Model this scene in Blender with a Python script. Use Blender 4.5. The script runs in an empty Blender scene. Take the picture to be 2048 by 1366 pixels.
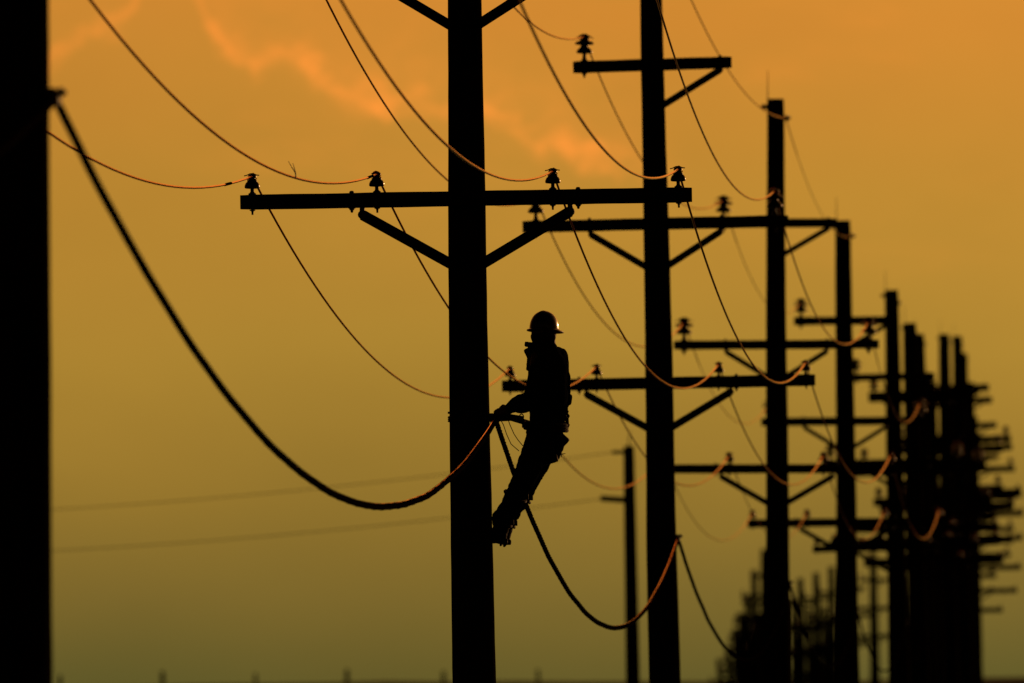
import bpy, bmesh, math, random
from mathutils import Vector, Matrix, Quaternion, noise

random.seed(7)
SC = bpy.context.scene
COL = SC.collection
rad = math.radians

# ------------------------------------------------------------------ camera
F_PX = 28444.0                      # 500 mm lens on 36 mm film, 2048 px wide
CAM = Vector((0, 0, 3.5))
PITCH = math.atan(833 / F_PX)
ROLL = rad(0.6)
cF = Vector((0, math.cos(PITCH), math.sin(PITCH)))
cU0 = Vector((0, -math.sin(PITCH), math.cos(PITCH)))
cX = Vector((1, 0, 0))
cR = cX * math.cos(ROLL) - cU0 * math.sin(ROLL)
cU = cX * math.sin(ROLL) + cU0 * math.cos(ROLL)

cd = bpy.data.cameras.new('camera')
cam = bpy.data.objects.new('camera', cd)
COL.objects.link(cam)
cam.matrix_world = Matrix(((cR.x, cU.x, -cF.x, CAM.x), (cR.y, cU.y, -cF.y, CAM.y),
                           (cR.z, cU.z, -cF.z, CAM.z), (0, 0, 0, 1)))
cd.sensor_width = 36.0
cd.lens = 500.0
cd.clip_start = 0.5
cd.clip_end = 20000
cd.dof.use_dof = True
cd.dof.focus_distance = F_PX / 297.0
cd.dof.aperture_fstop = 7.0
SC.camera = cam
SC.cycles.max_bounces = 3
SC.cycles.diffuse_bounces = 1
SC.cycles.glossy_bounces = 2


def P(px, py, d):
    """world point seen at photo pixel (px, py) at forward distance d"""
    v = cF + cR * ((px - 1024) / F_PX) - cU * ((py - 683) / F_PX)
    return CAM + v * (d / v.y)


# ------------------------------------------------------------------ light
SUN_AZ, SUN_EL = rad(30.0), rad(6.0)
SUN_DIR = Vector((math.sin(SUN_AZ) * math.cos(SUN_EL), math.cos(SUN_AZ) * math.cos(SUN_EL), math.sin(SUN_EL)))
sl = bpy.data.lights.new('sun', 'SUN')
sl.energy = 0.8
sl.angle = rad(0.53)
sl.color = (1.0, 0.50, 0.20)
so = bpy.data.objects.new('sun', sl)
COL.objects.link(so)
so.location = (40, 200, 60)
so.rotation_euler = SUN_DIR.to_track_quat('Z', 'Y').to_euler()

SC.view_settings.view_transform = 'Standard'
SC.view_settings.look = 'None'
SC.view_settings.exposure = 0.0
SC.view_settings.gamma = 1.0
SC.view_settings.use_curve_mapping = False

world = bpy.data.worlds.new('World')
SC.world = world
world.use_nodes = True
world.cycles.sampling_method = 'MANUAL'
world.cycles.sample_map_resolution = 512
wn, wl = world.node_tree.nodes, world.node_tree.links
wn.clear()


def nd(tree, kind, **kw):
    n = tree.nodes.new(kind)
    for k, v in kw.items():
        setattr(n, k, v)
    return n


def val(tree, op, a, b=None, c=None, clamp=False):
    n = tree.nodes.new('ShaderNodeMath')
    n.operation = op
    n.use_clamp = clamp
    for i, s in enumerate((a, b, c)):
        if s is None:
            continue
        if isinstance(s, (int, float)):
            n.inputs[i].default_value = s
        else:
            tree.links.new(s, n.inputs[i])
    return n.outputs[0]


def vmul(tree, col, fac):
    n = tree.nodes.new('ShaderNodeVectorMath')
    n.operation = 'SCALE'
    if isinstance(col, tuple):
        n.inputs[0].default_value = col
    else:
        tree.links.new(col, n.inputs[0])
    if isinstance(fac, (int, float)):
        n.inputs['Scale'].default_value = fac
    else:
        tree.links.new(fac, n.inputs['Scale'])
    return n.outputs[0]


def vadd(tree, a, b):
    n = tree.nodes.new('ShaderNodeVectorMath')
    n.operation = 'ADD'
    tree.links.new(a, n.inputs[0])
    tree.links.new(b, n.inputs[1])
    return n.outputs[0]


def dirdeg(px, py):
    v = (P(px, py, 100.0) - CAM).normalized()
    return math.degrees(math.atan2(v.x, v.y)), math.degrees(math.asin(v.z))


def build_sky():
    T = world.node_tree
    tc = nd(T, 'ShaderNodeTexCoord')
    sep = nd(T, 'ShaderNodeSeparateXYZ')
    T.links.new(tc.outputs['Generated'], sep.inputs[0])
    x, y, z = sep.outputs
    az = val(T, 'MULTIPLY', val(T, 'ARCTAN2', x, y), 57.29578)
    el = val(T, 'MULTIPLY', val(T, 'ARCSINE', z), 57.29578)
    comb = nd(T, 'ShaderNodeCombineXYZ')
    T.links.new(az, comb.inputs[0])
    T.links.new(el, comb.inputs[1])
    uv = comb.outputs[0]

    def ns(scale, detail, sx=1.0, sy=1.0, off=(0, 0, 0), rough=0.55, rot=0.0):
        m = nd(T, 'ShaderNodeMapping')
        T.links.new(uv, m.inputs[0])
        m.inputs['Scale'].default_value = (sx, sy, 1)
        m.inputs['Location'].default_value = off
        m.inputs['Rotation'].default_value = (0, 0, rot)
        n = nd(T, 'ShaderNodeTexNoise')
        n.inputs['Scale'].default_value = scale
        n.inputs['Detail'].default_value = detail
        n.inputs['Roughness'].default_value = rough
        T.links.new(m.outputs[0], n.inputs['Vector'])
        return n.outputs[0]

    # dusk haze layer: colour by elevation, thickest and dullest at the horizon
    drift = val(T, 'MULTIPLY', val(T, 'SUBTRACT', ns(0.5, 3, 0.5, 1.0, (3.1, 0.2, 0)), 0.5), 0.55)
    elw = val(T, 'ADD', el, drift)
    t = val(T, 'DIVIDE', elw, 16.0, clamp=True)
    ramp = nd(T, 'ShaderNodeValToRGB')
    cr = ramp.color_ramp
    stops = [(-0.1, (.090, .080, .020)), (.30, (.138, .114, .025)), (.65, (.226, .152, .028)), (1.05, (.335, .200, .030)),
             (1.65, (.472, .262, .035)), (2.25, (.570, .276, .035)), (3.0, (.690, .272, .034)),
             (5.0, (1.05, .39, .05)), (9.0, (1.5, .52, .07)), (15.9, (.80, .32, .08))]
    while len(cr.elements) < len(stops):
        cr.elements.new(0.5)
    for e, (p, c) in zip(cr.elements, stops):
        e.position = max(0.0, p / 16.0)
        e.color = (*c, 1)
    T.links.new(t, ramp.inputs[0])
    # falls off away from the sunset and towards the zenith
    dot = nd(T, 'ShaderNodeVectorMath', operation='DOT_PRODUCT')
    T.links.new(tc.outputs['Generated'], dot.inputs[0])
    dot.inputs[1].default_value = Vector((math.sin(rad(12)), math.cos(rad(12)), .10)).normalized()
    c = dot.outputs['Value']
    side = val(T, 'ADD', val(T, 'MULTIPLY', val(T, 'POWER', val(T, 'MAXIMUM', c, 0.0), 5.0), 0.985), 0.015)
    near = val(T, 'EXPONENT', val(T, 'MULTIPLY', val(T, 'SUBTRACT', 1.0, c), -220.0))
    glow = val(T, 'MULTIPLY', side, val(T, 'ADD', 1.0, val(T, 'MULTIPLY', near, 0.6)))
    hi = nd(T, 'ShaderNodeMapRange')
    hi.interpolation_type = 'SMOOTHSTEP'
    T.links.new(el, hi.inputs[0])
    hi.inputs[1].default_value = 8.0
    hi.inputs[2].default_value = 45.0
    hi.inputs[3].default_value = 1.0
    hi.inputs[4].default_value = 0.04
    # soft mottling of the haze
    mott = val(T, 'ADD', 0.90, val(T, 'MULTIPLY', ns(0.75, 4, 0.8, 1.3, (7.7, 3.3, 0)), 0.20))
    body = vmul(T, ramp.outputs[0], val(T, 'MULTIPLY', val(T, 'MULTIPLY', glow, hi.outputs[0]), mott))

    # lit cloud edges
    def curve_cloud(pts, s_ridge, s_up, k_ridge, k_up, warp, off):
        dd = sorted(dirdeg(*p) for p in pts)
        u0, u1 = dd[0][0], dd[-1][0]
        fc = nd(T, 'ShaderNodeFloatCurve')
        cm = fc.mapping
        cv = cm.curves[0]
        while len(cv.points) < len(dd):
            cv.points.new(0.5, 0.5)
        for p, (a, b) in zip(cv.points, dd):
            p.location = ((a - u0) / (u1 - u0), b / 4.0)
        cm.update()
        un = val(T, 'DIVIDE', val(T, 'SUBTRACT', az, u0), u1 - u0)
        T.links.new(val(T, 'MINIMUM', val(T, 'MAXIMUM', un, 0.0), 1.0), fc.inputs['Value'])
        w1 = val(T, 'MULTIPLY', val(T, 'SUBTRACT', ns(8.0, 6, 1, 1, off), 0.5), warp)
        dv = val(T, 'ADD', val(T, 'SUBTRACT', el, val(T, 'MULTIPLY', fc.outputs[0], 4.0)), w1)
        r = val(T, 'DIVIDE', dv, s_ridge)
        ridge = val(T, 'EXPONENT', val(T, 'MULTIPLY', val(T, 'MULTIPLY', r, r), -1.0))
        up = val(T, 'EXPONENT', val(T, 'DIVIDE', val(T, 'MAXIMUM', dv, 0.0), -s_up))
        gate = nd(T, 'ShaderNodeMapRange')
        gate.interpolation_type = 'SMOOTHSTEP'
        T.links.new(dv, gate.inputs[0])
        gate.inputs[1].default_value = -0.05
        gate.inputs[2].default_value = 0.06
        a = val(T, 'ADD', val(T, 'MULTIPLY', ridge, k_ridge), val(T, 'MULTIPLY', val(T, 'MULTIPLY', up, gate.outputs[0]), k_up))
        puff = val(T, 'MAXIMUM', val(T, 'ADD', -1.0, val(T, 'MULTIPLY', ns(4.2, 6, 1, 1.2, (off[0] + 5, off[1], 0)), 3.8)), 0.08)
        # fade at both ends of the streak
        en = nd(T, 'ShaderNodeMapRange')
        en.interpolation_type = 'SMOOTHSTEP'
        T.links.new(val(T, 'ABSOLUTE', val(T, 'SUBTRACT', un, 0.5)), en.inputs[0])
        en.inputs[1].default_value = 0.40
        en.inputs[2].default_value = 0.56
        en.inputs[3].default_value = 1.0
        en.inputs[4].default_value = 0.0
        return val(T, 'MULTIPLY', val(T, 'MULTIPLY', a, puff), en.outputs[0])

    c1 = curve_cloud([(372, -70), (392, -10), (404, 20), (416, 50), (444, 78), (462, 96), (516, 124), (560, 104), (596, 116), (632, 152),
                      (672, 184), (720, 186), (760, 200), (850, 205), (975, 222), (1020, 247), (1064, 276), (1112, 282), (1156, 298), (1190, 312), (1330, 350)],
                     0.048, 0.24, 0.56, 0.26, 0.28, (1.3, 2.2, 0))
    c2 = curve_cloud([(40, 175), (100, 118), (135, 90), (170, 62), (205, 58), (232, 55), (255, 30), (272, -5), (300, -60)],
                     0.044, 0.12, 0.52, 0.0, 0.28, (4.3, 8.2, 0))
    wisps = nd(T, 'ShaderNodeMapRange')
    wisps.interpolation_type = 'SMOOTHSTEP'
    T.links.new(ns(0.9, 6, 0.55, 1.6, (2.4, 9.1, 0), 0.6, 0.25), wisps.inputs[0])
    wisps.inputs[1].default_value = 0.52
    wisps.inputs[2].default_value = 0.80
    hgt = nd(T, 'ShaderNodeMapRange')
    T.links.new(el, hgt.inputs[0])
    hgt.inputs[1].default_value = 1.6
    hgt.inputs[2].default_value = 3.2
    wsp = val(T, 'MULTIPLY', val(T, 'MULTIPLY', wisps.outputs[0], hgt.outputs[0]), 0.55)
    tot = val(T, 'ADD', val(T, 'ADD', c1, c2), wsp)
    clouds = vmul(T, (.46, .075, .012), val(T, 'MULTIPLY', tot, side))
    dusk = vadd(T, body, clouds)

    sky = nd(T, 'ShaderNodeTexSky')
    sky.sky_type = 'NISHITA'
    sky.sun_disc = False
    sky.sun_elevation = SUN_EL
    sky.sun_rotation = SUN_AZ
    sky.dust_density = 8.0
    STR = 0.1
    upper = vmul(T, sky.outputs[0], 0.006)
    total = vadd(T, vmul(T, dusk, 1.0 / STR), upper)
    bg = nd(T, 'ShaderNodeBackground')
    bg.inputs['Strength'].default_value = STR
    T.links.new(total, bg.inputs['Color'])
    out = nd(T, 'ShaderNodeOutputWorld')
    T.links.new(bg.outputs[0], out.inputs['Surface'])


build_sky()

# ------------------------------------------------------------------ materials
MATS = {}


def mat(name, col, rough=0.8, metal=0.0, spec=0.3, bump=None, var=0.35, coat=0.0, tint=None):
    """procedural material: noise-varied colour, optional bump (scale, strength, stretch)"""
    m = bpy.data.materials.new(name)
    m.use_nodes = True
    T = m.node_tree
    b = T.nodes['Principled BSDF']
    b.inputs['Roughness'].default_value = rough
    b.inputs['Metallic'].default_value = metal
    b.inputs['Specular IOR Level'].default_value = spec
    if tint:
        b.inputs['Specular Tint'].default_value = (*tint, 1)
    if coat:
        b.inputs['Coat Weight'].default_value = coat
        b.inputs['Coat Roughness'].default_value = 0.08
    tc = T.nodes.new('ShaderNodeTexCoord')
    mp = T.nodes.new('ShaderNodeMapping')
    T.links.new(tc.outputs['Object'], mp.inputs[0])
    sc, st, stretch = bump or (18.0, 0.0, (1, 1, 1))
    mp.inputs['Scale'].default_value = stretch
    n = T.nodes.new('ShaderNodeTexNoise')
    n.inputs['Scale'].default_value = sc
    n.inputs['Detail'].default_value = 6
    T.links.new(mp.outputs[0], n.inputs['Vector'])
    r = T.nodes.new('ShaderNodeValToRGB')
    r.color_ramp.elements[0].position = 0.3
    r.color_ramp.elements[1].position = 0.7
    r.color_ramp.elements[0].color = (*[c * (1 - var) for c in col], 1)
    r.color_ramp.elements[1].color = (*[min(1, c * (1 + var)) for c in col], 1)
    T.links.new(n.outputs[0], r.inputs[0])
    T.links.new(r.outputs[0], b.inputs['Base Color'])
    if st:
        bp = T.nodes.new('ShaderNodeBump')
        bp.inputs['Strength'].default_value = st
        bp.inputs['Distance'].default_value = 0.01
        T.links.new(n.outputs[0], bp.inputs['Height'])
        T.links.new(bp.outputs[0], b.inputs['Normal'])
    MATS[name] = m
    return m


mat('creosote_wood', (.030, .022, .016), .92, 0, 0.0, (30, .5, (1, 1, .08)))
mat('arm_wood', (.035, .026, .018), .92, 0, 0.0, (30, .5, (.08, 1, 1)))
mat('galvanised', (.10, .10, .10), .6, .6, .3, (40, .2, (1, 1, 1)))
mat('porcelain', (.014, .007, .005), .30, 0, .25, None, .2, .12)
mat('copper_wire', (.28, .048, .016), .13, 1.0, .5, (60, 0.0, (1, 1, 1)), .2, tint=(.78, .19, .05))
mat('black_sheath', (.010, .006, .006), .95, 0, 0.0, (50, .2, (1, 1, 1)))
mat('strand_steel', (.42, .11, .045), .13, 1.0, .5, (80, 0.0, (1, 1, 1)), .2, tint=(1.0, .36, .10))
mat('far_cable', (.02, .02, .02), .8, 0, .2)
mat('helmet_plastic', (.030, .034, .055), .28, 0, .5, None, .1, .35)
mat('skin', (.16, .085, .06), .6, 0, .3)
mat('hair', (.02, .014, .01), .7, 0, .3)
mat('jacket_cloth', (.022, .024, .034), .95, 0, 0.0, (120, .3, (1, 1, 1)))
mat('denim', (.018, .022, .036), .95, 0, 0.0, (160, .3, (1, 1, 1)))
mat('leather', (.024, .014, .009), .7, 0, .25, (90, .3, (1, 1, 1)))
mat('boot_leather', (.018, .012, .009), .75, 0, .2, (90, .3, (1, 1, 1)))
mat('tool_steel', (.25, .25, .26), .35, .9, .4, None, .2)
mat('rope_fibre', (.05, .04, .03), .9, 0, .1)
mat('soil', (.022, .028, .012), .97, 0, .05, (.35, .6, (1, 1, 1)))
mat('weathered_post', (.045, .042, .034), .95, 0, .05, (9, .4, (1, 1, .3)))

# ------------------------------------------------------------------ mesh helpers


class MB:
    def __init__(self):
        self.v, self.f = [], []

    def add(self, vs, fs):
        o = len(self.v)
        self.v += [tuple(v) for v in vs]
        self.f += [tuple(i + o for i in f) for f in fs]

    def box(self, c, s, M=None, bev=0.0):
        bm = bmesh.new()
        bmesh.ops.create_cube(bm, size=1.0)
        for v in bm.verts:
            v.co = Vector((v.co.x * s[0], v.co.y * s[1], v.co.z * s[2]))
        if bev:
            bmesh.ops.bevel(bm, geom=list(bm.edges), offset=bev, segments=2, affect='EDGES', profile=.6)
        bm.verts.index_update()
        c = Vector(c)
        self.add([(M @ v.co if M else v.co) + c for v in bm.verts], [[v.index for v in f.verts] for f in bm.faces])
        bm.free()

    def tube(self, pts, r, n=8, cap=True):
        pts = [Vector(p) for p in pts]
        rr = r if isinstance(r, (list, tuple)) else [r] * len(pts)
        vs, fs = [], []
        up = None
        for i, p in enumerate(pts):
            t = (pts[min(i + 1, len(pts) - 1)] - pts[max(i - 1, 0)]).normalized()
            if up is None:
                up = Vector((0, 0, 1)) if abs(t.z) < .9 else Vector((1, 0, 0))
            a = t.cross(up).normalized()
            up = a.cross(t).normalized()
            for k in range(n):
                q = 2 * math.pi * k / n
                vs.append(p + a * (math.cos(q) * rr[i]) + up * (math.sin(q) * rr[i]))
        for i in range(len(pts) - 1):
            for k in range(n):
                fs.append((i * n + k, i * n + (k + 1) % n, (i + 1) * n + (k + 1) % n, (i + 1) * n + k))
        if cap:
            fs.append(tuple(reversed(range(n))))
            m = (len(pts) - 1) * n
            fs.append(tuple(m + k for k in range(n)))
        self.add(vs, fs)

    def lathe(self, prof, n=20, o=(0, 0, 0), M=None):
        o = Vector(o)
        vs, fs = [], []
        for (r, z) in prof:
            for k in range(n):
                q = 2 * math.pi * k / n
                v = Vector((r * math.cos(q), r * math.sin(q), z))
                vs.append((M @ v if M else v) + o)
        for i in range(len(prof) - 1):
            for k in range(n):
                fs.append((i * n + k, i * n + (k + 1) % n, (i + 1) * n + (k + 1) % n, (i + 1) * n + k))
        fs.append(tuple(reversed(range(n))))
        m = (len(prof) - 1) * n
        fs.append(tuple(m + k for k in range(n)))
        self.add(vs, fs)

    def mesh(self, name, material, smooth=True):
        me = bpy.data.meshes.new(name)
        me.from_pydata(self.v, [], self.f)
        me.materials.append(MATS[material])
        if smooth:
            me.polygons.foreach_set('use_smooth', [True] * len(me.polygons))
            me.set_sharp_from_angle(angle=rad(40))
        me.update()
        return me


def link(name, me, parent=None, loc=(0, 0, 0), rot=None):
    o = bpy.data.objects.new(name, me)
    COL.objects.link(o)
    o.parent = parent
    o.location = loc
    if rot is not None:
        if isinstance(rot, Quaternion):
            o.rotation_mode = 'QUATERNION'
            o.rotation_quaternion = rot
        else:
            o.rotation_euler = rot
    return o


def tag(o, label=None, cat=None, group=None, kind=None):
    if label:
        o['label'] = label
    if cat:
        o['category'] = cat
    if group:
        o['group'] = group
    if kind:
        o['kind'] = kind
    return o


# ------------------------------------------------------------------ ground
HPTS = [(-900, 0), (230, 0), (261, .2), (299, .9), (339, 1.8), (379, 3.0), (418, 4.1), (459, 4.8), (499, 5.0), (537, 4.6),
        (569, 4.0), (605, 3.5), (700, 3.1), (850, 2.9), (950, 2.6), (1050, 3.2), (1088, 8.7), (1100, 9.35), (1114, 8.7), (1160, 3), (1500, 0), (9000, 0)]


def ground_h(d):
    for (a, ha), (b, hb) in zip(HPTS, HPTS[1:]):
        if a <= d <= b:
            t = (d - a) / (b - a)
            return ha + (hb - ha) * t
    return 0.0


def build_ground():
    ys = sorted(set([p[0] for p in HPTS] + list(range(-300, 1300, 20)) + [1094, 1107]))
    xs = [-6000, -2000, -800, -300, -160] + list(range(-100, 101, 5)) + [160, 300, 800, 2000, 6000]
    m = MB()
    for y in ys:
        for x in xs:
            z = ground_h(y)
            if 1060 < y < 1140:
                z += 0.25 * noise.noise(Vector((x * .06, y * .02, 3.3))) + .12 * noise.noise(Vector((x * .3, y * .02, 9.3)))
            m.v.append((x, y, z))
    W = len(xs)
    for j in range(len(ys) - 1):
        for i in range(W - 1):
            m.f.append((j * W + i, j * W + i + 1, (j + 1) * W + i + 1, (j + 1) * W + i))
    tag(link('ground', m.mesh('ground', 'soil')), kind='structure')


build_ground()

# ------------------------------------------------------------------ shared pole hardware


def diam(z):
    return max(.185, .347 - .0135 * z)


def mesh_shaft(L, seed, extra=0.0, fat=1.0):
    n, vs, fs = 26, [], []
    rings = max(30, int(L / .16))
    for i in range(rings + 1):
        z = -0.4 + (L + .4) * i / rings
        for k in range(n):
            q = 2 * math.pi * k / n
            r = diam(max(z, 0) + extra) / 2 * fat
            r *= 1 + .030 * noise.noise(Vector((math.cos(q) * .8 + seed * 3.1, math.sin(q) * .8, z * .9)))
            r *= 1 + .020 * noise.noise(Vector((math.cos(q) * 3 + seed, math.sin(q) * 3, z * 3.5)))
            if i == rings:
                r *= .94
            vs.append((r * math.cos(q) + .014 * noise.noise(Vector((seed, 4.4, z * .35))), r * math.sin(q), z))
    m = MB()
    for i in range(rings):
        for k in range(n):
            fs.append((i * n + k, i * n + (k + 1) % n, (i + 1) * n + (k + 1) % n, (i + 1) * n + k))
    fs.append(tuple(rings * n + k for k in range(n)))
    fs.append(tuple(reversed(range(n))))
    m.add(vs, fs)
    return m.mesh('shaft', 'creosote_wood')


def mesh_arm(half, seed):
    """sawn timber arm along x with slightly uneven faces"""
    vs, fs = [], []
    N = 28
    sec = [(-.046, -.044), (-.040, -.050), (.040, -.050), (.046, -.044), (.046, .044), (.040, .050), (-.040, .050), (-.046, .044)]
    for i in range(N + 1):
        x = -half + 2 * half * i / N
        e = .93 if i in (0, N) else 1
        for k, (y, z) in enumerate(sec):
            j = .0022 * noise.noise(Vector((x * 4 + seed, k * .7, seed)))
            vs.append((x, y * e + j, z * e + j))
    for i in range(N):
        for k in range(8):
            fs.append((i * 8 + k, (i + 1) * 8 + k, (i + 1) * 8 + (k + 1) % 8, i * 8 + (k + 1) % 8))
    fs.append(tuple(range(8)))
    fs.append(tuple(reversed([N * 8 + k for k in range(8)])))
    m = MB()
    m.add(vs, fs)
    return m.mesh('crossarm', 'arm_wood', smooth=False)


A_LOW, A_MID, A_TOP = 1.52, 1.29, .77
ME = {}
for i in range(3):
    ME['low', i] = mesh_arm(A_LOW, i * 5.3)
    ME['mid', i] = mesh_arm(A_MID, i * 5.3 + 2)
    ME['top', i] = mesh_arm(A_TOP, i * 5.3 + 4)

# small pin insulator (lowest arm) and big two-shed insulator (upper arms); z = 0 is the top of the arm
m = MB()
m.lathe([(.010, .040), (.044, .043), (.051, .047), (.052, .056), (.050, .066), (.044, .079), (.037, .086), (.034, .088), (.034, .098), (.023, .101),
         (.022, .112), (.029, .116), (.030, .126), (.024, .135), (.008, .140)], 22)
ME['ins_small'] = m.mesh('insulator', 'porcelain')
m = MB()
m.lathe([(.007, -.135), (.007, -.118), (.009, -.117), (.009, -.11), (.020, -.106), (.020, -.101), (.010, -.1005), (.010, -.001), (.026, -.0005),
         (.027, .008), (.017, .014), (.0125, .022), (.0125, .052)], 14)
ME['pin_small'] = m.mesh('pin', 'galvanised')
m = MB()
tw = [(.030 * math.cos(a), .030 * math.sin(a), .106 + .004 * math.sin(3 * a)) for a in [i * 2 * math.pi / 20 for i in range(21)]]
m.tube(tw, .0035, 6)
m.tube([(-.046, -.03, .128), (-.03, -.024, .131), (-.012, -.01, .142), (.006, .006, .144), (.024, .02, .134), (.040, .028, .132)], .0038, 6)
m.tube([(-.026, .018, .118), (-.014, .02, .140), (.002, .016, .147), (.018, -.004, .138), (.026, -.016, .116)], .0035, 6)
ME['tie_small'] = m.mesh('tie_wire', 'copper_wire')

m = MB()
m.lathe([(.012, .078), (.060, .082), (.078, .090), (.079, .100), (.066, .122), (.046, .140), (.036, .152), (.036, .162), (.070, .166), (.091, .173),
         (.093, .184), (.080, .196), (.056, .204), (.040, .210), (.038, .222), (.052, .228), (.053, .244), (.042, .258), (.016, .266)], 24)
ME['ins_big'] = m.mesh('insulator', 'porcelain')
m = MB()
m.lathe([(.004, -.16), (.012, -.135), (.020, -.118), (.034, -.108), (.040, -.1005), (.012, -.100), (.012, -.001), (.048, -.0005), (.048, .004),
         (.034, .012), (.022, .028), (.018, .05), (.018, .09)], 14)
ME['pin_big'] = m.mesh('pin', 'galvanised')
m = MB()
m.tube([(.042 * math.cos(a), .042 * math.sin(a), .216) for a in [i * 2 * math.pi / 20 for i in range(21)]], .0045, 6)
m.tube([(-.085, -.03, .222), (-.05, -.03, .248), (-.015, -.01, .270), (.015, .01, .270), (.05, .03, .246), (.08, .035, .225)], .0045, 6)
ME['tie_big'] = m.mesh('tie_wire', 'copper_wire')

# carriage bolt through an arm (vertical)
m = MB()
m.lathe([(.003, -.083), (.009, -.078), (.010, -.066), (.017, -.064), (.017, -.056), (.024, -.0545), (.024, -.0495), (.009, -.049), (.009, .049),
         (.016, .0495), (.017, .055), (.012, .064), (.004, .066)], 12)
ME['bolt'] = m.mesh('bolt', 'galvanised')
# bolt head lying along y
m = MB()
m.lathe([(.024, .0), (.024, .004), (.015, .005), (.015, .018), (.008, .02), (.008, .03)], 10, M=Matrix.Rotation(rad(90), 3, 'X'))
ME['side_bolt'] = m.mesh('bolt', 'galvanised')


def mesh_brace(a, b, w=.066, t=.05):
    """timber brace from a (arm) to b (pole), in the xz plane"""
    a, b = Vector(a), Vector(b)
    d = b - a
    L = d.length
    M = d.to_track_quat('X', 'Z').to_matrix()
    m = MB()
    m.box((a + b) / 2, (L, t, w), M, .006)
    return m.mesh('brace', 'arm_wood', smooth=False)


def mesh_brace_clip(a):
    m = MB()
    ax = Vector(a)
    m.box(ax + Vector((0, 0, .022)), (.034, .058, .06), None, .008)
    m.lathe([(.026, -.036), (.030, -.030), (.030, .030), (.026, .036)], 12, ax, Matrix.Rotation(rad(90), 3, 'X'))
    return m.mesh('brace_clip', 'galvanised')


BR = {'low': (.700, -.098, .085, -.452), 'mid': (.625, -.092, .085, -.425), 'top': (.655, -.070, .085, -.40)}
for k, (xa, za, xb, zb) in BR.items():
    for s in (-1, 1):
        ME['brace', k, s] = mesh_brace((s * xa, 0, za), (s * xb, 0, zb), .072 if k == 'low' else .066)
        ME['clip', k, s] = mesh_brace_clip((s * xa, 0, za))

m = MB()                                                   # spool insulator on a bolt, axis x
MX = Matrix.Rotation(rad(90), 3, 'Y')
m.lathe([(.03, .0), (.042, .006), (.042, .022), (.026, .034), (.026, .046), (.042, .058), (.042, .074), (.03, .08)], 16, M=MX)
ME['spool'] = m.mesh('spool_insulator', 'porcelain')
m = MB()
m.lathe([(.009, -.10), (.009, .084), (.022, .085), (.022, .099), (.008, .100), (.008, .106)], 8, M=MX)
ME['spool_bolt'] = m.mesh('bolt', 'galvanised')
m = MB()
m.tube([(0, 0, -.45), (0, 0, 0), (.004, 0, .36)], [.008, .008, .004], 6)
ME['rod'] = m.mesh('lightning_rod', 'galvanised')
m = MB()                                                   # cable suspension clamp, sticks out to +x
m.box((.035, 0, 0), (.09, .05, .045), None, .008)
m.box((.075, 0, -.018), (.035, .10, .060), None, .008)
m.lathe([(.02, .085), (.02, .105), (.010, .107), (.010, .118)], 8, (0, 0, .004), MX)
ME['clamp'] = m.mesh('cable_clamp', 'galvanised')

LINE_YAW = rad(-2.4)
POLES = {}


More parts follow.
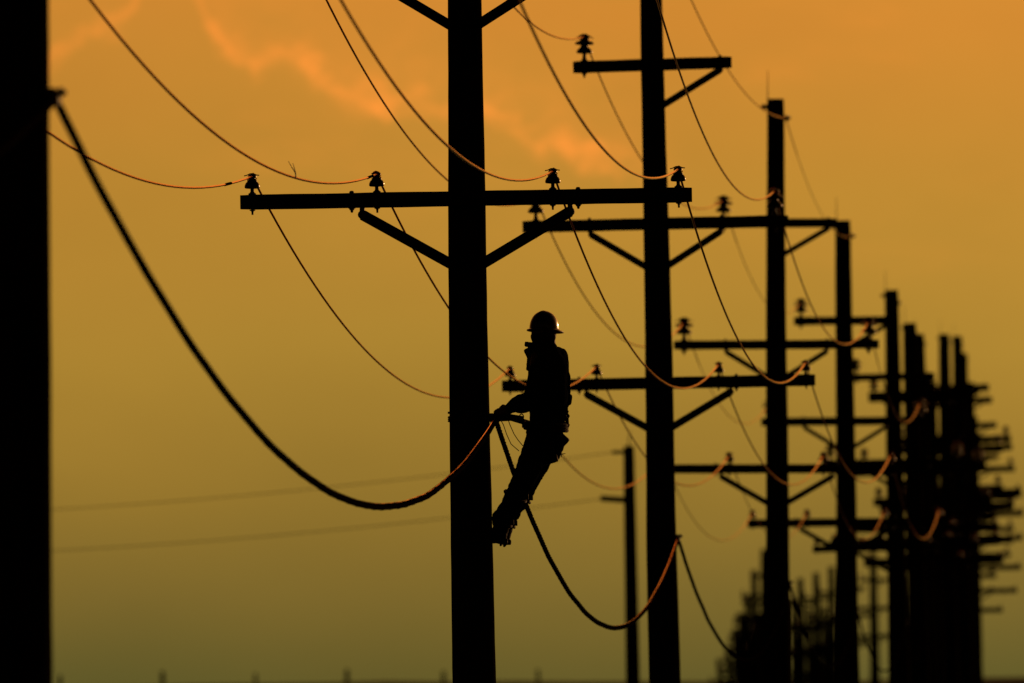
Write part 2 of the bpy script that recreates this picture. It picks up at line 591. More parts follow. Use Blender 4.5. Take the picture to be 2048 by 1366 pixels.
def make_pole(key, s, top_px, low_px, top_y, arms, label, detail=2, rod=True, cable_y=None, group='utility poles of the main line'):
    """arms: {'low'|'mid'|'top': photo row}; s = photo pixels per metre at the pole"""
    d = F_PX / s
    A, B = P(*top_px, d), P(*low_px, d)
    axis = (A - B).normalized()
    base_z = ground_h(d)
    base = B - axis * ((B.z - base_z) / axis.z)

    def along(py):
        t = (py - top_px[1]) / (low_px[1] - top_px[1])
        return (P(top_px[0] + (low_px[0] - top_px[0]) * t, py, d) - base).dot(axis)
    L = along(top_y)
    root = bpy.data.objects.new('utility_pole', None)
    COL.objects.link(root)
    root.location = base
    root.rotation_mode = 'QUATERNION'
    q = Vector((0, 0, 1)).rotation_difference(axis) @ Quaternion((0, 0, 1), LINE_YAW)
    root.rotation_quaternion = q
    tag(root, label, 'utility pole', group)
    seed = len(POLES) * 1.7
    extra = max(0.0, 11.9 - L)
    fat = {0: 1.0, 1: 1.0, 2: 1.08, 3: 1.14, 4: 1.28, 5: 1.36}.get(key, 1.55 if s > 42 else 2.0)
    link('shaft', mesh_shaft(L, seed, extra, fat), root)
    M = Matrix.Translation(base) @ q.to_matrix().to_4x4()
    att = {'M': M, 'L': L, 'd': d, 'base': base}
    rnd = random.Random(len(POLES) + 3)
    for kind, py in arms.items():
        z = along(py)
        r = diam(z + extra) / 2
        yo = -(r + .036)
        tilt = rnd.uniform(-.004, .004) if s > 100 else rnd.uniform(-.02, .02)
        if kind == 'top' and key == 2:
            tilt = -.011
        arm = link('crossarm', ME[kind, len(POLES) % 3], root, (0, yo, z), (0, tilt, 0))
        xs = 1.18 if 42 < s < 100 else 1.0
        arm.scale = (xs, 1, 1.0 if s > 250 else 1.15 if s > 150 else 1.3 if s > 100 else 2.2 if s > 42 else 2.2)
        if detail >= 1:
            for bx in {'low': (-.77, .755), 'mid': (-.64, .64), 'top': (.66,)}[kind]:
                link('bolt', ME['bolt'], arm, (bx, 0, 0))
        for sd in ((-1, 1) if kind != 'top' else (1,)):
            br = link('brace', ME['brace', kind, sd], root, (0, yo + .001, z), (0, tilt, 0))
            if detail >= 1:
                link('brace_clip', ME['clip', kind, sd], br)
        spots = {'low': (-1.44, -.60, .585, 1.43), 'mid': (-1.16, 1.16), 'top': (-.66,)}[kind]
        big = kind != 'low'
        for k, ix in enumerate(spots):
            ix *= xs
            iz = z + .0495 - math.sin(tilt) * ix
            ins = link('insulator', ME['ins_big' if big else 'ins_small'], root, (ix, yo, iz), (rnd.uniform(-.02, .02), rnd.uniform(-.03, .03), rnd.uniform(-.5, .5)))
            if s < 165:
                ins.scale = (1.25, 1.25, 1.1) if s > 100 else (1.35, 1.35, 1.2)
            if detail >= 1:
                link('pin', ME['pin_big' if big else 'pin_small'], ins)
                link('tie_wire', ME['tie_big' if big else 'tie_small'], ins)
            att[kind, k] = M @ Vector((ix, yo, iz + (.243 if big else .124)))
    # pole-top wire on a spool, lightning rod
    rt = diam(L + extra) / 2
    if detail >= 1:
        for zz, sd in ((L - .24, 1), (L - .10, -1)):
            sp = link('spool_insulator', ME['spool'], root, (sd * (rt - .006), 0, zz), (0, 0, 0 if sd > 0 else math.pi))
            link('bolt', ME['spool_bolt'], sp)
    if rod:
        link('lightning_rod', ME['rod'], root, (-rt - .006, 0, L))
    att['peak'] = M @ Vector((rt + .035, 0, L - .24))
    if cable_y is None:
        zc = 5.72 if L < 12.2 else 5.7
    else:
        zc = along(cable_y)
    rc = diam(zc + extra) / 2
    link('cable_clamp', ME['clamp'], root, (rc - .052, -.03, zc))
    sb = link('bolt', ME['side_bolt'], root, (-rc + .016, -.02, zc + .03), (0, 0, rad(-90)))
    att['cable'] = M @ Vector((rc + (.040 if key == 1 else .022), -.03, zc - .022))
    att['rc'] = rc
    POLES[key] = att
    return root


def arms_from(top_y, s, k=1.54):
    return {'top': top_y + k * s, 'mid': top_y + 2 * k * s, 'low': top_y + 3 * k * s}


make_pole(0, 521, (32, 0), (30, 1366), -671 - 4.6 * 521, {'low': -671, 'mid': -671 - 1.54 * 521, 'top': -671 - 3.08 * 521},
          'nearest, widest pole, blurred and cut off by the left edge of the picture', cable_y=188)
make_pole(1, 297, (929, 0), (947, 1366), -990, {'low': 399, 'mid': -72, 'top': -525},
          'sharp thick wooden pole that the lineman is belted to, with a four insulator crossarm', cable_y=834)
make_pole(2, 206, (1303, 0), (1330, 1366), -186, {'low': 767, 'mid': 449, 'top': 131},
          'slightly soft wooden pole next to the right of the lineman, with three crossarms in view', cable_y=1074)
make_pole(3, 159, (1551, 200), (1556, 1300), 198, {'low': 938, 'mid': 690, 'top': 447},
          'pole whose bare flat top with side spools ends against the open sky', cable_y=1165)
make_pole(4, 130, (1686, 460), (1696, 1300), 441, {'low': 1045, 'mid': 843, 'top': 642},
          'pole whose top touches the tip of the crossarm to its left')
make_pole(5, 109.5, (1782, 600), (1796, 1300), 580, {'low': 1095, 'mid': 925, 'top': 754},
          'tallest topped pole in the blurred right hand cluster, at its left side')
row = [(6, 95, 1819, 646, 1822, 1838, 'blunt topped blurred pole just right of the tallest pole of the cluster'),
       (7, 84, 1837, 668, 1840, 1856, 'blurred pole almost merged with the right side of a blunt taller one'),
       (8, 75, 1888, 668, 1890, 1900, 'slim blurred pole standing clear between two gaps of sky in the cluster'),
       (9, 68, 1914, 672, 1918, 1930, 'blurred pole with a faint rod on top, right of the slim clear pole'),
       (10, 62, 1926, 706, 1931, 1941, 'blurred pole stepping down behind the one with the faint rod'),
       (11, 57, 1940, 764, 1944, 1951, 'far blurred pole at the right flank of the cluster, first step below the shoulder'),
       (12, 53, 1948, 832, 1950, 1953, 'far blurred pole behind the right flank, its arms reaching farthest right'),
       (13, 50, 1951, 905, 1952, 1954, 'far blurred pole on the hill, its arms showing low at the right'),
       (14, 47, 1949, 965, 1949, 1951, 'last far blurred pole on the right flank, with the lowest arms at the right'),
       (15, 44.5, 1925, 1015, 1925, 1926, 'distant pole hidden in the densest middle of the right hand cluster')]
row += [(16, 78, 1861, 762, 1864, 1872, 'shorter blurred pole in the dark mass between the merged pair and the slim clear pole'),
        (17, 66, 1903, 775, 1905, 1912, 'shorter blurred pole in the dark mass just right of the slim clear pole')]
for key, s, x0, ty, xm, xb, lab in row:
    make_pole(key, s, (x0, ty), (xb, 1366), ty, arms_from(ty, s), lab, detail=1 if s > 55 else 0)
far = [(20, 41, 1868, 1050, 'distant pole seen between the blurred poles right of centre of the cluster'),
       (21, 38, 1836, 1080, 'distant pole glimpsed just right of the narrow gap beside the tallest topped pole'),
       (22, 36.5, 1746, 1104, 'distant blurred pole standing in the wide gap left of the tallest topped pole'),
       (23, 35.5, 1702, 1122, 'distant pole mostly behind the pole that touches a crossarm tip, near the bottom'),
       (24, 34.5, 1662, 1133, 'right one of three small poles in the low gap right of the flat topped pole'),
       (25, 34, 1632, 1145, 'middle one of three small poles in the low gap right of the flat topped pole'),
       (26, 33.5, 1600, 1156, 'left one of three small poles in the low gap right of the flat topped pole'),
       (27, 33, 1566, 1150, 'distant pole almost hidden behind the lower part of the flat topped pole'),
       (28, 35, 1527, 1098, 'tallest distant pole, peeking out left of the flat topped pole near the bottom'),
       (29, 34, 1508, 1140, 'distant pole with stepped arms left of the flat topped pole near the bottom'),
       (30, 31, 1482, 1225, 'small distant pole low behind the sagging cable at the bottom'),
       (31, 29, 1456, 1292, 'small distant pole, second from the left of the far group at the bottom edge')]
far += [(32, 30.5, 1586, 1205, 'short distant pole hugging the right side of the flat topped pole near the bottom'),
        (33, 30.2, 1617, 1216, 'short distant pole between the left and middle of three small poles in the gap'),
        (34, 30, 1648, 1212, 'short distant pole between the middle and right of three small poles in the gap'),
        (35, 31, 1494, 1188, 'distant pole just left of the one with stepped arms near the bottom'),
        (37, 29.5, 1470, 1256, 'small distant pole, third from the left of the far group at the bottom edge'),
        (38, 31, 1518, 1225, 'distant pole overlapping the tallest one of the far group near the bottom'),
        (36, 28.5, 1437, 1318, 'tiny distant pole tip, leftmost of the far group at the bottom edge')]
for key, s, x0, ty, lab in far:
    make_pole(key, s, (x0, ty), (x0 + 4, 1366), ty, arms_from(ty, s), lab, detail=0, rod=False, group='small distant poles of the line')

# ------------------------------------------------------------------ wires


def span(a, b, sag, n):
    out = []
    for i in range(n + 1):
        t = i / n
        p = a.lerp(b, t)
        out.append(Vector((p.x, p.y, p.z - 4 * sag * t * (1 - t))))
    return out


def conductor(name, ptkeys, sags, r, label, group, last=4, n=44):
    pts = []
    for i in range(0, last):
        a, b = POLES[i][ptkeys], POLES[i + 1][ptkeys]
        sg = sags[min(i, len(sags) - 1)]
        seg = span(a, b, sg, n if i < 4 else 24)
        pts += seg if not pts else seg[1:]
    m = MB()
    m.tube(pts, [r if p.y < 185 else r * .7 for p in pts], 8)
    o = link(name, m.mesh(name, 'copper_wire'))
    return tag(o, label, 'wire', group)


G = 'conductor wires strung along the poles'
w1 = conductor('power_line', ('low', 0), [.77, .77, .75, .72], .0078, 'thin wire on the far left insulator of the lineman pole crossarm', G)
w2 = conductor('power_line', ('low', 1), [.74, .71, .72, .72], .0078, 'thin wire with a small twig of loose strands, on the second insulator from the left', G)
w3 = conductor('power_line', ('low', 2), [.74, .72, .72, .72], .0078, 'thin wire tied to the insulator just right of the lineman pole', G)
w4 = conductor('power_line', ('low', 3), [.74, .68, .70, .72], .0078, 'thin wire on the far right insulator of the lineman pole crossarm', G)
conductor('power_line', ('mid', 0), [.62, .70, .78, .72], .0078, 'sharp dark wire crossing down behind the thick pole from top centre', G)
conductor('power_line', ('mid', 1), [.62, .70, .78, .72], .0078, 'sharp dark wire falling right of the second pole to the top of the third pole', G)
conductor('power_line', ('top', 0), [.62, .70, .66, .66], .0078, 'wire coming down to the left insulator of the short top crossarm', G)
conductor('power_line', 'peak', [.40, .42, .45, .45], .0070, 'faint blurred wire running to the bare pole top in the sky', G)

# loose strand ends standing on the second wire
base = w2.data.vertices
tgt = None
best = 1e9
for v in base:
    q = v.co - CAM
    zc = q.dot(cF)
    px = 1024 + F_PX * q.dot(cR) / zc
    py = 683 - F_PX * q.dot(cU) / zc
    if v.co.y < POLES[1]['d'] and abs(px - 596) < best:
        best, tgt = abs(px - 596), v.co.copy()
m = MB()
m.tube([tgt, tgt + Vector((-.004, 0, .03)), tgt + Vector((-.024, .01, .062)), tgt + Vector((-.045, .01, .10))], [.0035, .003, .0025, .0015], 5)
m.tube([tgt, tgt + Vector((-.002, 0, .03)), tgt + Vector((-.010, -.01, .060)), tgt + Vector((-.018, -.01, .088))], [.0035, .003, .0025, .0015], 5)
link('loose_strand', m.mesh('loose_strand', 'galvanised'), w2)
for w, px0 in ((w1, 452), (w2, 738)):                        # short dark sleeves near the insulators
    best, tg, dr = 1e9, None, None
    vv = w.data.vertices
    for i in range(0, len(vv) - 16, 8):
        c = sum((vv[i + k].co for k in range(8)), Vector()) / 8
        if c.y > POLES[1]['d']:
            break
        q = c - CAM
        px = 1024 + F_PX * q.dot(cR) / q.dot(cF)
        if abs(px - px0) < best:
            best, tg = abs(px - px0), c
            dr = (sum((vv[i + 8 + k].co for k in range(8)), Vector()) / 8 - c).normalized()
    m = MB()
    m.tube([tg - dr * .35, tg + dr * .35], .0098, 8)
    link('splice_sleeve', m.mesh('splice_sleeve', 'black_sheath'), w)


def aerial_cable():
    P_1 = P(0, 0, 13.0)
    start = Vector((POLES[0]['cable'].x - 1.75, 13.4, POLES[0]['cable'].z - .05))
    pts = span(start, POLES[0]['cable'], 1.25, 60)
    sag = [1.02, 1.12, 1.06, .95, .9]
    for i in range(0, 12):
        seg = span(POLES[i]['cable'], POLES[i + 1]['cable'], sag[min(i, 4)], 70 if i < 3 else 30)
        pts += seg[1:]
    root = bpy.data.objects.new('aerial_cable', None)
    COL.objects.link(root)
    root.location = POLES[1]['cable']
    off = -root.location
    # small irregular waviness of a hand-lashed cable
    wpts = []
    for p in pts:
        wpts.append(p + off + Vector((.006 * noise.noise(Vector((p.y * .5, 1, 0))), 0, .005 * noise.noise(Vector((p.y * .45, 5, 0))))))
    m = MB()
    m.tube(wpts, .0165, 12)
    link('sheath', m.mesh('sheath', 'black_sheath'), root)
    m = MB()
    m.tube([p + Vector((-.004, 0, .0195)) for p in wpts if 54 < p.y + root.location.y < 142], .0045, 7)
    link('support_strand', m.mesh('support_strand', 'strand_steel'), root)
    # lashing wire wound round both
    m = MB()
    hp = []
    acc = 0.0
    for a, b in zip(wpts, wpts[1:]):
        if a.y + root.location.y > 185:
            break
        L = (b - a).length
        k = max(1, int(L / .03))
        for j in range(k):
            p = a.lerp(b, j / k)
            th = (acc + L * j / k) / .16 * 2 * math.pi
            hp.append(p + Vector((math.cos(th) * .0170, 0, .003 + math.sin(th) * .0200)))
        acc += L
    m.tube(hp, .0024, 4)
    link('lashing_wire', m.mesh('lashing_wire', 'black_sheath'), root)
    tag(root, 'thick black cable sagging deep from the left pole to the lineman and onward', 'cable')


aerial_cable()

# ------------------------------------------------------------------ lone pole and its far cables


def lone_pole():
    s = 100.0
    d = F_PX / s
    A, B = P(1258, 892, d), P(1266, 1366, d)
    ax = (A - B).normalized()
    gz = ground_h(d)
    b = B - ax * ((B.z - gz) / ax.z)
    L = (A - b).length
    root = bpy.data.objects.new('utility_pole', None)
    COL.objects.link(root)
    root.location = b
    root.rotation_mode = 'QUATERNION'
    root.rotation_quaternion = Vector((0, 0, 1)).rotation_difference(ax)
    tag(root, 'short lone blurred pole standing apart between the lineman and the second pole', 'utility pole')
    link('shaft', mesh_shaft(L, 33.0, 11.9 - L - 2.6), root)
    m = MB()
    m.tube([(0, 0, L - .1), (0, 0, L + .12), (.03, 0, L + .30)], [.02, .014, .008], 7)
    link('lightning_rod', m.mesh('lightning_rod', 'galvanised'), root)
    m = MB()
    m.box((-.33, 0, L - 1.06), (.52, .14, .12), Matrix.Rotation(rad(5), 3, 'Y'), .02)
    link('bracket_arm', m.mesh('bracket_arm', 'arm_wood', False), root)
    m = MB()
    m.box((-.2, 0, L - .12), (.30, .08, .07), None, .01)
    link('top_bracket', m.mesh('top_bracket', 'galvanised'), root)
    M = Matrix.Translation(b) @ root.rotation_quaternion.to_matrix().to_4x4()
    for (a, tgt, sg, lab) in ((Vector((-.33, 0, L - .12)), (-500, 1035), .35, 'upper of two very faint blurred cables crossing the sky low on the left'),
                              (Vector((-.58, 0, L - 1.05)), (-500, 1112), .35, 'lower of two very faint blurred cables crossing the sky low on the left')):
        p0 = M @ a
        p1 = P(*tgt, 345.0)
        m = MB()
        m.tube(span(p0, p1, sg, 40), .0085, 6)
        o = link('distant_cable', m.mesh('distant_cable', 'far_cable'))
        tag(o, lab, 'cable', 'faint distant cables')


lone_pole()

# posts on the far embankment
POSTS = [(120, 1350, 'faint blurred post stub on the bottom horizon just right of the left edge pole'),
         (325, 1342, 'faint blurred post stub on the bottom horizon, second from the left'),
         (511, 1346, 'faint blurred post stub on the bottom horizon below the middle of the left sky'),
         (694, 1338, 'darkest blurred post stub on the bottom horizon, left of the lineman pole'),
         (887, 1342, 'blurred post stub on the bottom horizon touching the left side of the lineman pole'),
         (1076, 1338, 'blurred post stub on the bottom horizon below and right of the lineman boots')]
for i, (px, py, lab) in enumerate(POSTS):
    d = 1099.0
    t = P(px, py, d)
    m = MB()
    h = t.z - 9.0
    w = .30 + .05 * math.sin(i * 2.3)
    m.lathe([(w * .55, 0), (w * .5, h * .4), (w * .46, h * .92), (w * .36, h)], 10)
    m.box((0, -.05, h * .62), (w * 1.25, .3, .12), None, .02)
    o = link('fence_post', m.mesh('fence_post', 'weathered_post'), None, (t.x, d, 9.0))
    tag(o, lab, 'post', 'posts on the far embankment')

# ------------------------------------------------------------------ the lineman
D1 = F_PX / 297.0


def Q(px, py, dy=0.0):
    return P(px, py, D1 + dy)


ORG = Q(1005, 1082, -.12)


def capsule(m, a, b, ra, rb, n=14):
    """tapered capsule"""
    a, b = Vector(a), Vector(b)
    d = b - a
    L = max(d.length, 1e-5)
    M = d.to_track_quat('Z', 'Y').to_matrix() if L > 1e-4 else Matrix.Identity(3)
    prof = []
    for i in range(1, 7):
        q = -math.pi / 2 + i * math.pi / 2 / 6
        prof.append((ra * math.cos(q), ra * math.sin(q)))
    for i in range(0, 6):
        q = i * math.pi / 2 / 6
        prof.append((rb * math.cos(q), L + rb * math.sin(q)))
    m.lathe(prof, n, a, M)


def ellipsoid(m, c, r, M=None, n=18):
    prof = []
    bmv, bmf = [], []
    c = Vector(c)
    for i in range(1, 12):
        q = -math.pi / 2 + i * math.pi / 12
        prof.append((math.cos(q), math.sin(q)))
    S = Matrix.Diagonal(Vector(r))
    m.lathe(prof, n, c, (M @ S) if M else S)


def chain(m, pts):
    for (a, ra), (b, rb) in zip(pts, pts[1:]):
        capsule(m, a, b, ra, rb)


def remeshed(m, name, material, voxel, wrinkle=0.0, wscale=18.0, smooth=4, stretch=(1, 1, 1)):
    """grow one continuous skin around the joined volumes"""
    me = bpy.data.meshes.new(name + '_tmp')
    me.from_pydata([tuple(Vector(v) - ORG) for v in m.v], [], m.f)
    o = bpy.data.objects.new(name + '_tmp', me)
    COL.objects.link(o)
    md = o.modifiers.new('r', 'REMESH')
    md.mode = 'VOXEL'
    md.voxel_size = voxel
    md.use_smooth_shade = True
    if smooth:
        s = o.modifiers.new('s', 'SMOOTH')
        s.factor = .5
        s.iterations = smooth
    dg = bpy.context.evaluated_depsgraph_get()
    out = bpy.data.meshes.new_from_object(o.evaluated_get(dg))
    bpy.data.objects.remove(o)
    bpy.data.meshes.remove(me)
    out.name = name
    if wrinkle:
        nor = [Vector(v.normal) for v in out.vertices]
        for v, nn in zip(out.vertices, nor):
            c = Vector((v.co.x * stretch[0], v.co.y * stretch[1], v.co.z * stretch[2]))
            k = noise.noise(c * wscale) + .5 * noise.noise(c * wscale * 2.3)
            v.co += nn * (wrinkle * k)
    out.materials.clear()
    out.materials.append(MATS[material])
    out.polygons.foreach_set('use_smooth', [True] * len(out.polygons))
    return out


def local(m, name, material, smooth=True):
    m.v = [tuple(Vector(v) - ORG) for v in m.v]
    return m.mesh(name, material, smooth)


def build_person():
    root = bpy.data.objects.new('person', None)
    COL.objects.link(root)
    root.location = ORG
    tag(root, 'person in a hard hat and jacket leaning back in a belt from the pole', 'person')

    f_dir = Vector((-.90, .43, 0)).normalized()       # chest direction
    r_dir = Vector((.43, .90, 0)).normalized()        # his right
    h_dir = Vector((.50, .86, -.05)).normalized()     # where the head looks
    h_side = h_dir.cross(Vector((0, 0, 1))).normalized()
    h_up = h_side.cross(h_dir).normalized()
    HM = Matrix((h_side, h_dir, h_up)).transposed()

    head = Q(1088, 670, .02)
    neck = Q(1090, 694, .01)
    chest = Q(1098, 738, .0)
    waist = Q(1098, 822, .0)
    pelv = Q(1089, 868, -.02)
    shL, shR = Q(1077, 716, -.13), Q(1118, 712, .15)
    elL, elR = Q(1064, 796, -.17), Q(1125, 795, .20)
    wrL, wrR = Q(1016, 817, -.155), Q(1024, 818, .09)
    hdL, hdR = Q(1000, 825, -.135), Q(1004, 826, .03)
    hipL, hipR = Q(1080, 884, -.10), Q(1096, 882, .10)
    knL, knR = Q(1043, 968, -.235), Q(1053, 970, .135)
    anL, anR = Q(1001, 1050, -.165), Q(1008, 1052, .145)

    # --- body: head, neck, trunk, arms, hands with fingers, legs in one skin
    b = MB()
    ellipsoid(b, head + Vector((0, 0, .012)), (.080, .098, .110), HM)
    ellipsoid(b, head + h_dir * .030 + h_up * -.055, (.066, .068, .060), HM)          # jaw
    capsule(b, head + h_dir * .092 + h_up * .004, head + h_dir * .112 + h_up * -.026, .009, .014)   # nose
    ellipsoid(b, head + h_dir * .086 + h_up * -.052, (.024, .014, .010), HM)          # lips
    ellipsoid(b, head + h_dir * .080 + h_up * -.085, (.022, .020, .018), HM)          # chin
    ellipsoid(b, head + h_dir * .078 + h_up * .032, (.050, .020, .012), HM)           # brow
    for s in (-1, 1):
        ellipsoid(b, head + h_side * (s * .080) + h_dir * -.008 + h_up * -.012, (.012, .020, .032), HM)   # ears
        ellipsoid(b, head + h_side * (s * .032) + h_dir * .082 + h_up * .012, (.012, .010, .008), HM)     # eyes
    capsule(b, neck + Vector((0, 0, -.03)), head + h_up * -.04, .070, .066)
    chain(b, [(neck + Vector((0, 0, -.02)), .07), (chest, .11), (waist, .10), (pelv, .115)])
    chain(b, [(shL, .055), (elL, .042), (wrL, .028)])
    chain(b, [(shR, .055), (elR, .042), (wrR, .028)])
    chain(b, [(hipL, .085), (knL, .058), (anL, .040)])
    chain(b, [(hipR, .085), (knR, .058), (anR, .040)])
    for hd, wr, sgn in ((hdL, wrL, -1), (hdR, wrR, 1)):
        pd = (hd - wr).normalized()
        upv = Vector((0, 0, 1))
        side = pd.cross(upv).normalized() * sgn
        chain(b, [(wr, .026), (wr + pd * .03, .030), (hd, .031)])
        for k, (ln, dz) in enumerate(((.070, .028), (.078, .009), (.073, -.010), (.058, -.028))):   # four fingers, curled
            k0 = hd + pd * .012 + upv * dz
            k1 = k0 + pd * (ln * .42) - side * .010
            k2 = k1 + pd * (ln * .20) - side * (ln * .30)
            k3 = k2 - pd * (ln * .10) - side * (ln * .28)
            chain(b, [(k0, .0095), (k1, .0090), (k2, .0085), (k3, .0078)])
        t0 = wr.lerp(hd, .35) + upv * .022 - side * .010                                            # thumb
        chain(b, [(t0, .012), (t0 + pd * .028 + upv * .020 - side * .016, .0105), (t0 + pd * .056 + upv * .016 - side * .028, .009)])
    body = link('body', remeshed(b, 'body', 'skin', .0065, smooth=3), root)

    # hair at the nape
    m = MB()
    ellipsoid(m, head + h_dir * -.030 + h_up * -.012, (.078, .070, .075), HM)
    link('hair', remeshed(m, 'hair', 'hair', .010, .004, 60), root)

    # --- jacket with sleeves, raised collar and flared hem
    m = MB()
    chain(m, [(neck + Vector((.005, 0, -.028)), .085), (chest + Vector((.0, 0, .02)), .128), (chest.lerp(waist, .5), .130), (waist + Vector((0, 0, .03)), .128), (waist.lerp(pelv, .35), .122)])
    ellipsoid(m, (shL + shR) / 2 + Vector((0, 0, .010)), (.205, .10, .070), Matrix((r_dir, -f_dir, Vector((0, 0, 1)))).transposed())
    chain(m, [(shL + Vector((.012, 0, -.012)), .066), (elL, .060), (wrL.lerp(elL, .16), .044)])
    chain(m, [(shR + Vector((-.004, 0, -.012)), .070), (elR, .062), (wrR.lerp(elR, .16), .044)])
    ellipsoid(m, Q(1086, 698, .0), (.105, .10, .034), Matrix.Rotation(rad(8), 3, 'Y'))
    capsule(m, elR + Vector((.002, 0, .0)), elR + Vector((.004, 0, -.035)), .056, .052)
    capsule(m, elL.lerp(wrL, .45) + Vector((0, 0, .012)), elL.lerp(wrL, .62) + Vector((0, 0, .01)), .050, .048)
    m.box(Q(1131, 800, .17), (.075, .10, .065), Matrix.Rotation(rad(3), 3, 'Y'), .008)
    jacket = link('jacket', remeshed(m, 'jacket', 'jacket_cloth', .008, .010, 16, 1, (1, 1, .8)), root)
    # open collar flaps, front pocket flap
    m = MB()
    c0 = Q(1062, 705, -.06)
    for (px, py, w, h, ang) in ((1066, 690, .110, .032, 8), (1063, 701, .095, .050, -24), (1064, 724, .068, .12, 5)):
        m.box(Q(px, py, -.06), (w, .10, h), Matrix.Rotation(rad(ang), 3, 'Y'), .006)
    link('collar', remeshed(m, 'collar', 'jacket_cloth', .006, .004, 40, 2), jacket)
    m = MB()
    m.tube([Q(1057, 738, -.09), Q(1057, 752, -.09), Q(1058, 768, -.09)], .0038, 6)
    link('drawstring', local(m, 'drawstring', 'rope_fibre'), jacket)
    m = MB()
    for k in range(4):                                     # ragged jacket hem above the belt
        a = Q(1129 + 2 * (k % 2), 818 + 9 * k, .06)
        m.tube([a, a + Vector((.018, -.01, -.02)), a + Vector((.012, -.01, -.045))], [.016, .012, .004], 6)
    link('hem', local(m, 'hem', 'jacket_cloth'), jacket)

    # --- trousers
    m = MB()
    chain(m, [(waist.lerp(pelv, .5), .116), (pelv, .126), (pelv + Vector((.02, 0, -.05)), .118)])
    chain(m, [(hipL, .100), (hipL.lerp(knL, .5), .088), (knL, .075), (knL.lerp(anL, .45), .070), (anL + Vector((.004, 0, .02)), .058)])
    chain(m, [(hipR, .098), (hipR.lerp(knR, .5), .084), (knR, .072), (knR.lerp(anR, .45), .068), (anR + Vector((.004, 0, .02)), .058)])
    tr = link('trousers', remeshed(m, 'trousers', 'denim', .0075, .009, 22, 2, (1, 1, 1.3)), root)

    # --- boots and climbing irons
    for an, sd, nm in ((anL, -1, 'L'), (anR, 1, 'R')):
        toe_dir = Vector((-1, .10 * -sd, -.03)).normalized()
        m = MB()
        heel = an + Vector((.002, 0, -.062))
        chain(m, [(an + Vector((0, 0, .05)), .058), (an + Vector((.004, 0, -.02)), .056), (heel, .045)])
        chain(m, [(heel, .042), (heel + toe_dir * .12, .044), (heel + toe_dir * .20, .040), (heel + toe_dir * .235, .034)])
        m.box(heel + toe_dir * .10 + Vector((0, 0, -.040)), (.29, .085, .022), None, .006)
        m.box(heel + Vector((.010, 0, -.050)), (.07, .08, .030), None, .006)
        bo = link('boot', remeshed(m, 'boot', 'boot_leather', .006, .003, 40, 2), root)
        m = MB()
        sx = -sd
        inner = an + Vector((0, sx * .060, 0))
        m.tube([inner + Vector((.07, -sx * .02, .20)), inner + Vector((.045, -sx * .01, .12)), inner + Vector((0, 0, -.04)), inner + Vector((.02, -sx * .02, -.115)), an + Vector((.0, 0, -.135)), an + Vector((-.0, -sx * .06, -.115))], .009, 6)
        m.tube([inner + Vector((0, 0, -.02)), inner + Vector((-.03, sx * .012, -.075))], [.010, .003], 6)
        kn = knL if sd < 0 else knR
        for t, r in ((.30, .077), (.92, .066)):
            c = kn.lerp(an, t)
            ax = (an - kn).normalized()
            R3 = ax.to_track_quat('Z', 'Y').to_matrix()
            ring = [c + R3 @ Vector((r * math.cos(q), r * math.sin(q), 0)) for q in [i * 2 * math.pi / 18 for i in range(19)]]
            m.tube(ring, .011, 6)
            m.box(c + Vector((r, -.01, -.004)), (.026, .03, .036), None, .004)
        link('climbing_iron', local(m, 'climbing_iron', 'tool_steel' if False else 'leather'), bo)

    # --- tool belt, pouches and tools
    m = MB()
    bc = waist.lerp(pelv, .68)
    ring = []
    for i in range(33):
        q = 2 * math.pi * i / 32
        ring.append(bc + f_dir * (.140 * math.cos(q)) + r_dir * (.150 * math.sin(q)) + Vector((0, 0, .012 * math.cos(q))))
    for dz in (-.018, 0, .018):
        m.tube([p + Vector((0, 0, dz)) for p in ring], .013, 7)
    belt = link('tool_belt', local(m, 'tool_belt', 'leather'), root)
    m = MB()
    m.box(Q(1119, 884, .02), (.085, .12, .115), Matrix.Rotation(rad(42), 3, 'Y'), .012)
    m.box(Q(1112, 902, .02), (.075, .11, .10), Matrix.Rotation(rad(20), 3, 'Y'), .012)
    m.box(Q(1100, 912, -.03), (.095, .10, .100), Matrix.Rotation(rad(-14), 3, 'Y'), .018)
    m.box(Q(1089, 921, -.06), (.035, .06, .06), Matrix.Rotation(rad(-35), 3, 'Y'), .006)
    link('tool_pouch', remeshed(m, 'tool_pouch', 'leather', .006, .004, 40, 2), belt)
    m = MB()
    m.tube([Q(1128, 840, .0), Q(1134, 838, -.02), Q(1135, 852, -.03), Q(1127, 858, .0)], [.012, .013, .013, .010], 8)
    m.tube([Q(1124, 816, -.02), Q(1129, 828, -.04), Q(1133, 836, -.04), Q(1131, 842, -.02)], [.008, .007, .006, .004], 7)
    link('hammer_loop', local(m, 'hammer_loop', 'leather'), belt)
    m = MB()
    m.tube([Q(1112, 905, -.06), Q(1120, 909, -.08), Q(1131, 907, -.08)], [.006, .005, .002], 6)
    m.tube([Q(1118, 898, -.06), Q(1122, 908, -.08), Q(1123, 914, -.08)], [.006, .005, .002], 6)
    link('pliers', local(m, 'pliers', 'tool_steel'), belt)

    # --- safety strap from the belt round the pole, with snap hooks
    m = MB()
    pc = POLES[1]
    ctr = pc['M'] @ Vector((0, 0, (Q(940, 838).z - pc['base'].z)))
    R1 = .1440
    path = [bc + f_dir * .10 - r_dir * .15 + Vector((0, 0, .01)), Q(1046, 838, -.20), Q(1020, 834, -.19)]
    a0 = math.atan2(-.75, .62)
    for i in range(25):
        q = a0 - (2 * math.pi - 2 * abs(a0) - .25) * i / 24
        path.append(Vector((ctr.x + R1 * math.cos(q), ctr.y + R1 * math.sin(q), ctr.z + .0)))
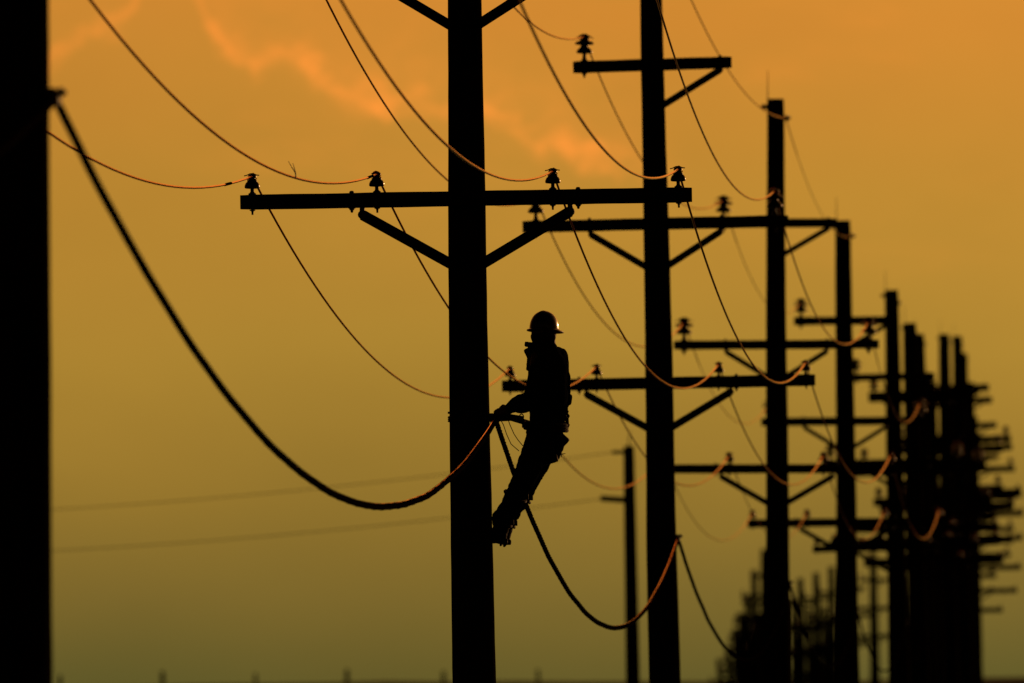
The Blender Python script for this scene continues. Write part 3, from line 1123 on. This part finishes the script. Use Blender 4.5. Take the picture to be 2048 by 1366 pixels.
    path += [Q(1022, 836, .14), bc + f_dir * .10 + r_dir * .15]
    for dz in (-.013, 0, .013):
        m.tube([p + Vector((0, 0, dz)) for p in path], .0075, 6)
    strap = link('safety_strap', local(m, 'safety_strap', 'leather'), root)
    m = MB()
    c = Q(1043, 834, -.205)
    ring = [c + Vector((.014 * math.cos(q), 0, .020 * math.sin(q))) for q in [i * 2 * math.pi / 16 for i in range(17)]]
    m.tube(ring, .0045, 6)
    c = Q(1030, 838, -.205)
    ring = [c + Vector((.012 * math.cos(q), 0, .012 * math.sin(q))) for q in [i * 2 * math.pi / 16 for i in range(17)]]
    m.tube(ring, .0045, 6)
    link('snap_hook', local(m, 'snap_hook', 'tool_steel'), strap)

    # --- hard hat
    m = MB()
    hc = head + h_up * .040
    prof_n = 30
    rings = []
    for i in range(11):
        q = i / 10 * math.pi / 2
        rings.append((math.cos(q) ** .85 if i < 10 else .03, math.sin(q)))
    vs, fs = [], []
    for (r, z) in rings:
        for k in range(prof_n):
            a = 2 * math.pi * k / prof_n
            ridge = 1 + .035 * math.exp(-(math.sin(a) * r / .16) ** 2) * z
            vs.append(hc + HM @ Vector((.094 * r * math.sin(a), .116 * r * math.cos(a), .122 * z * ridge)))
    for i in range(10):
        for k in range(prof_n):
            fs.append((i * prof_n + k, i * prof_n + (k + 1) % prof_n, (i + 1) * prof_n + (k + 1) % prof_n, (i + 1) * prof_n + k))
    fs.append(tuple(10 * prof_n + k for k in range(prof_n)))
    m.add(vs, fs)
    hat = link('hard_hat', local(m, 'hard_hat', 'helmet_plastic'), root)
    m = MB()
    vs, fs = [], []
    for k in range(40):                                    # brim: longer peak at the front
        a = 2 * math.pi * k / 40
        peak = .040 * max(0, math.cos(a)) ** 2 + .022
        for (rr, dz, t) in ((0, .004, 0), (1, -.010, 0), (1, -.016, 1), (0, -.012, 1)):
            vs.append(hc + HM @ Vector(((.092 + rr * peak * .85) * math.sin(a), (.114 + rr * peak) * math.cos(a), dz - rr * .004 * math.cos(a))))
    for k in range(40):
        for j in range(4):
            fs.append((k * 4 + j, k * 4 + (j + 1) % 4, ((k + 1) % 40) * 4 + (j + 1) % 4, ((k + 1) % 40) * 4 + j))
    m.add(vs, fs)
    link('brim', local(m, 'brim', 'helmet_plastic'), hat)
    m = MB()
    m.tube([hc + HM @ Vector((-.085, -.02, -.005)), hc + HM @ Vector((-.083, -.01, -.06)), hc + HM @ Vector((-.050, .05, -.135)), hc + HM @ Vector((0, .085, -.150)),
            hc + HM @ Vector((.050, .05, -.135)), hc + HM @ Vector((.083, -.01, -.06)), hc + HM @ Vector((.085, -.02, -.005))], .005, 6)
    link('chin_strap', local(m, 'chin_strap', 'rope_fibre'), hat)
    # two thin hand cords hanging from the hands to the thigh
    for pts, lab in (([(997, 832), (1007, 850), (1013, 868), (1022, 888), (1038, 902)], 'lower of two thin cords dangling between the lineman hands and thigh'),
                     ([(1014, 833), (1020, 850), (1028, 868), (1036, 880), (1046, 892)], 'upper of two thin cords dangling between the lineman hands and thigh')):
        m = MB()
        m.tube([Q(x, y, -.17) for x, y in pts], .0032, 6)
        tag(link('hand_cord', m.mesh('hand_cord', 'rope_fibre')), lab, 'cord', 'thin cords by the lineman')


build_person()
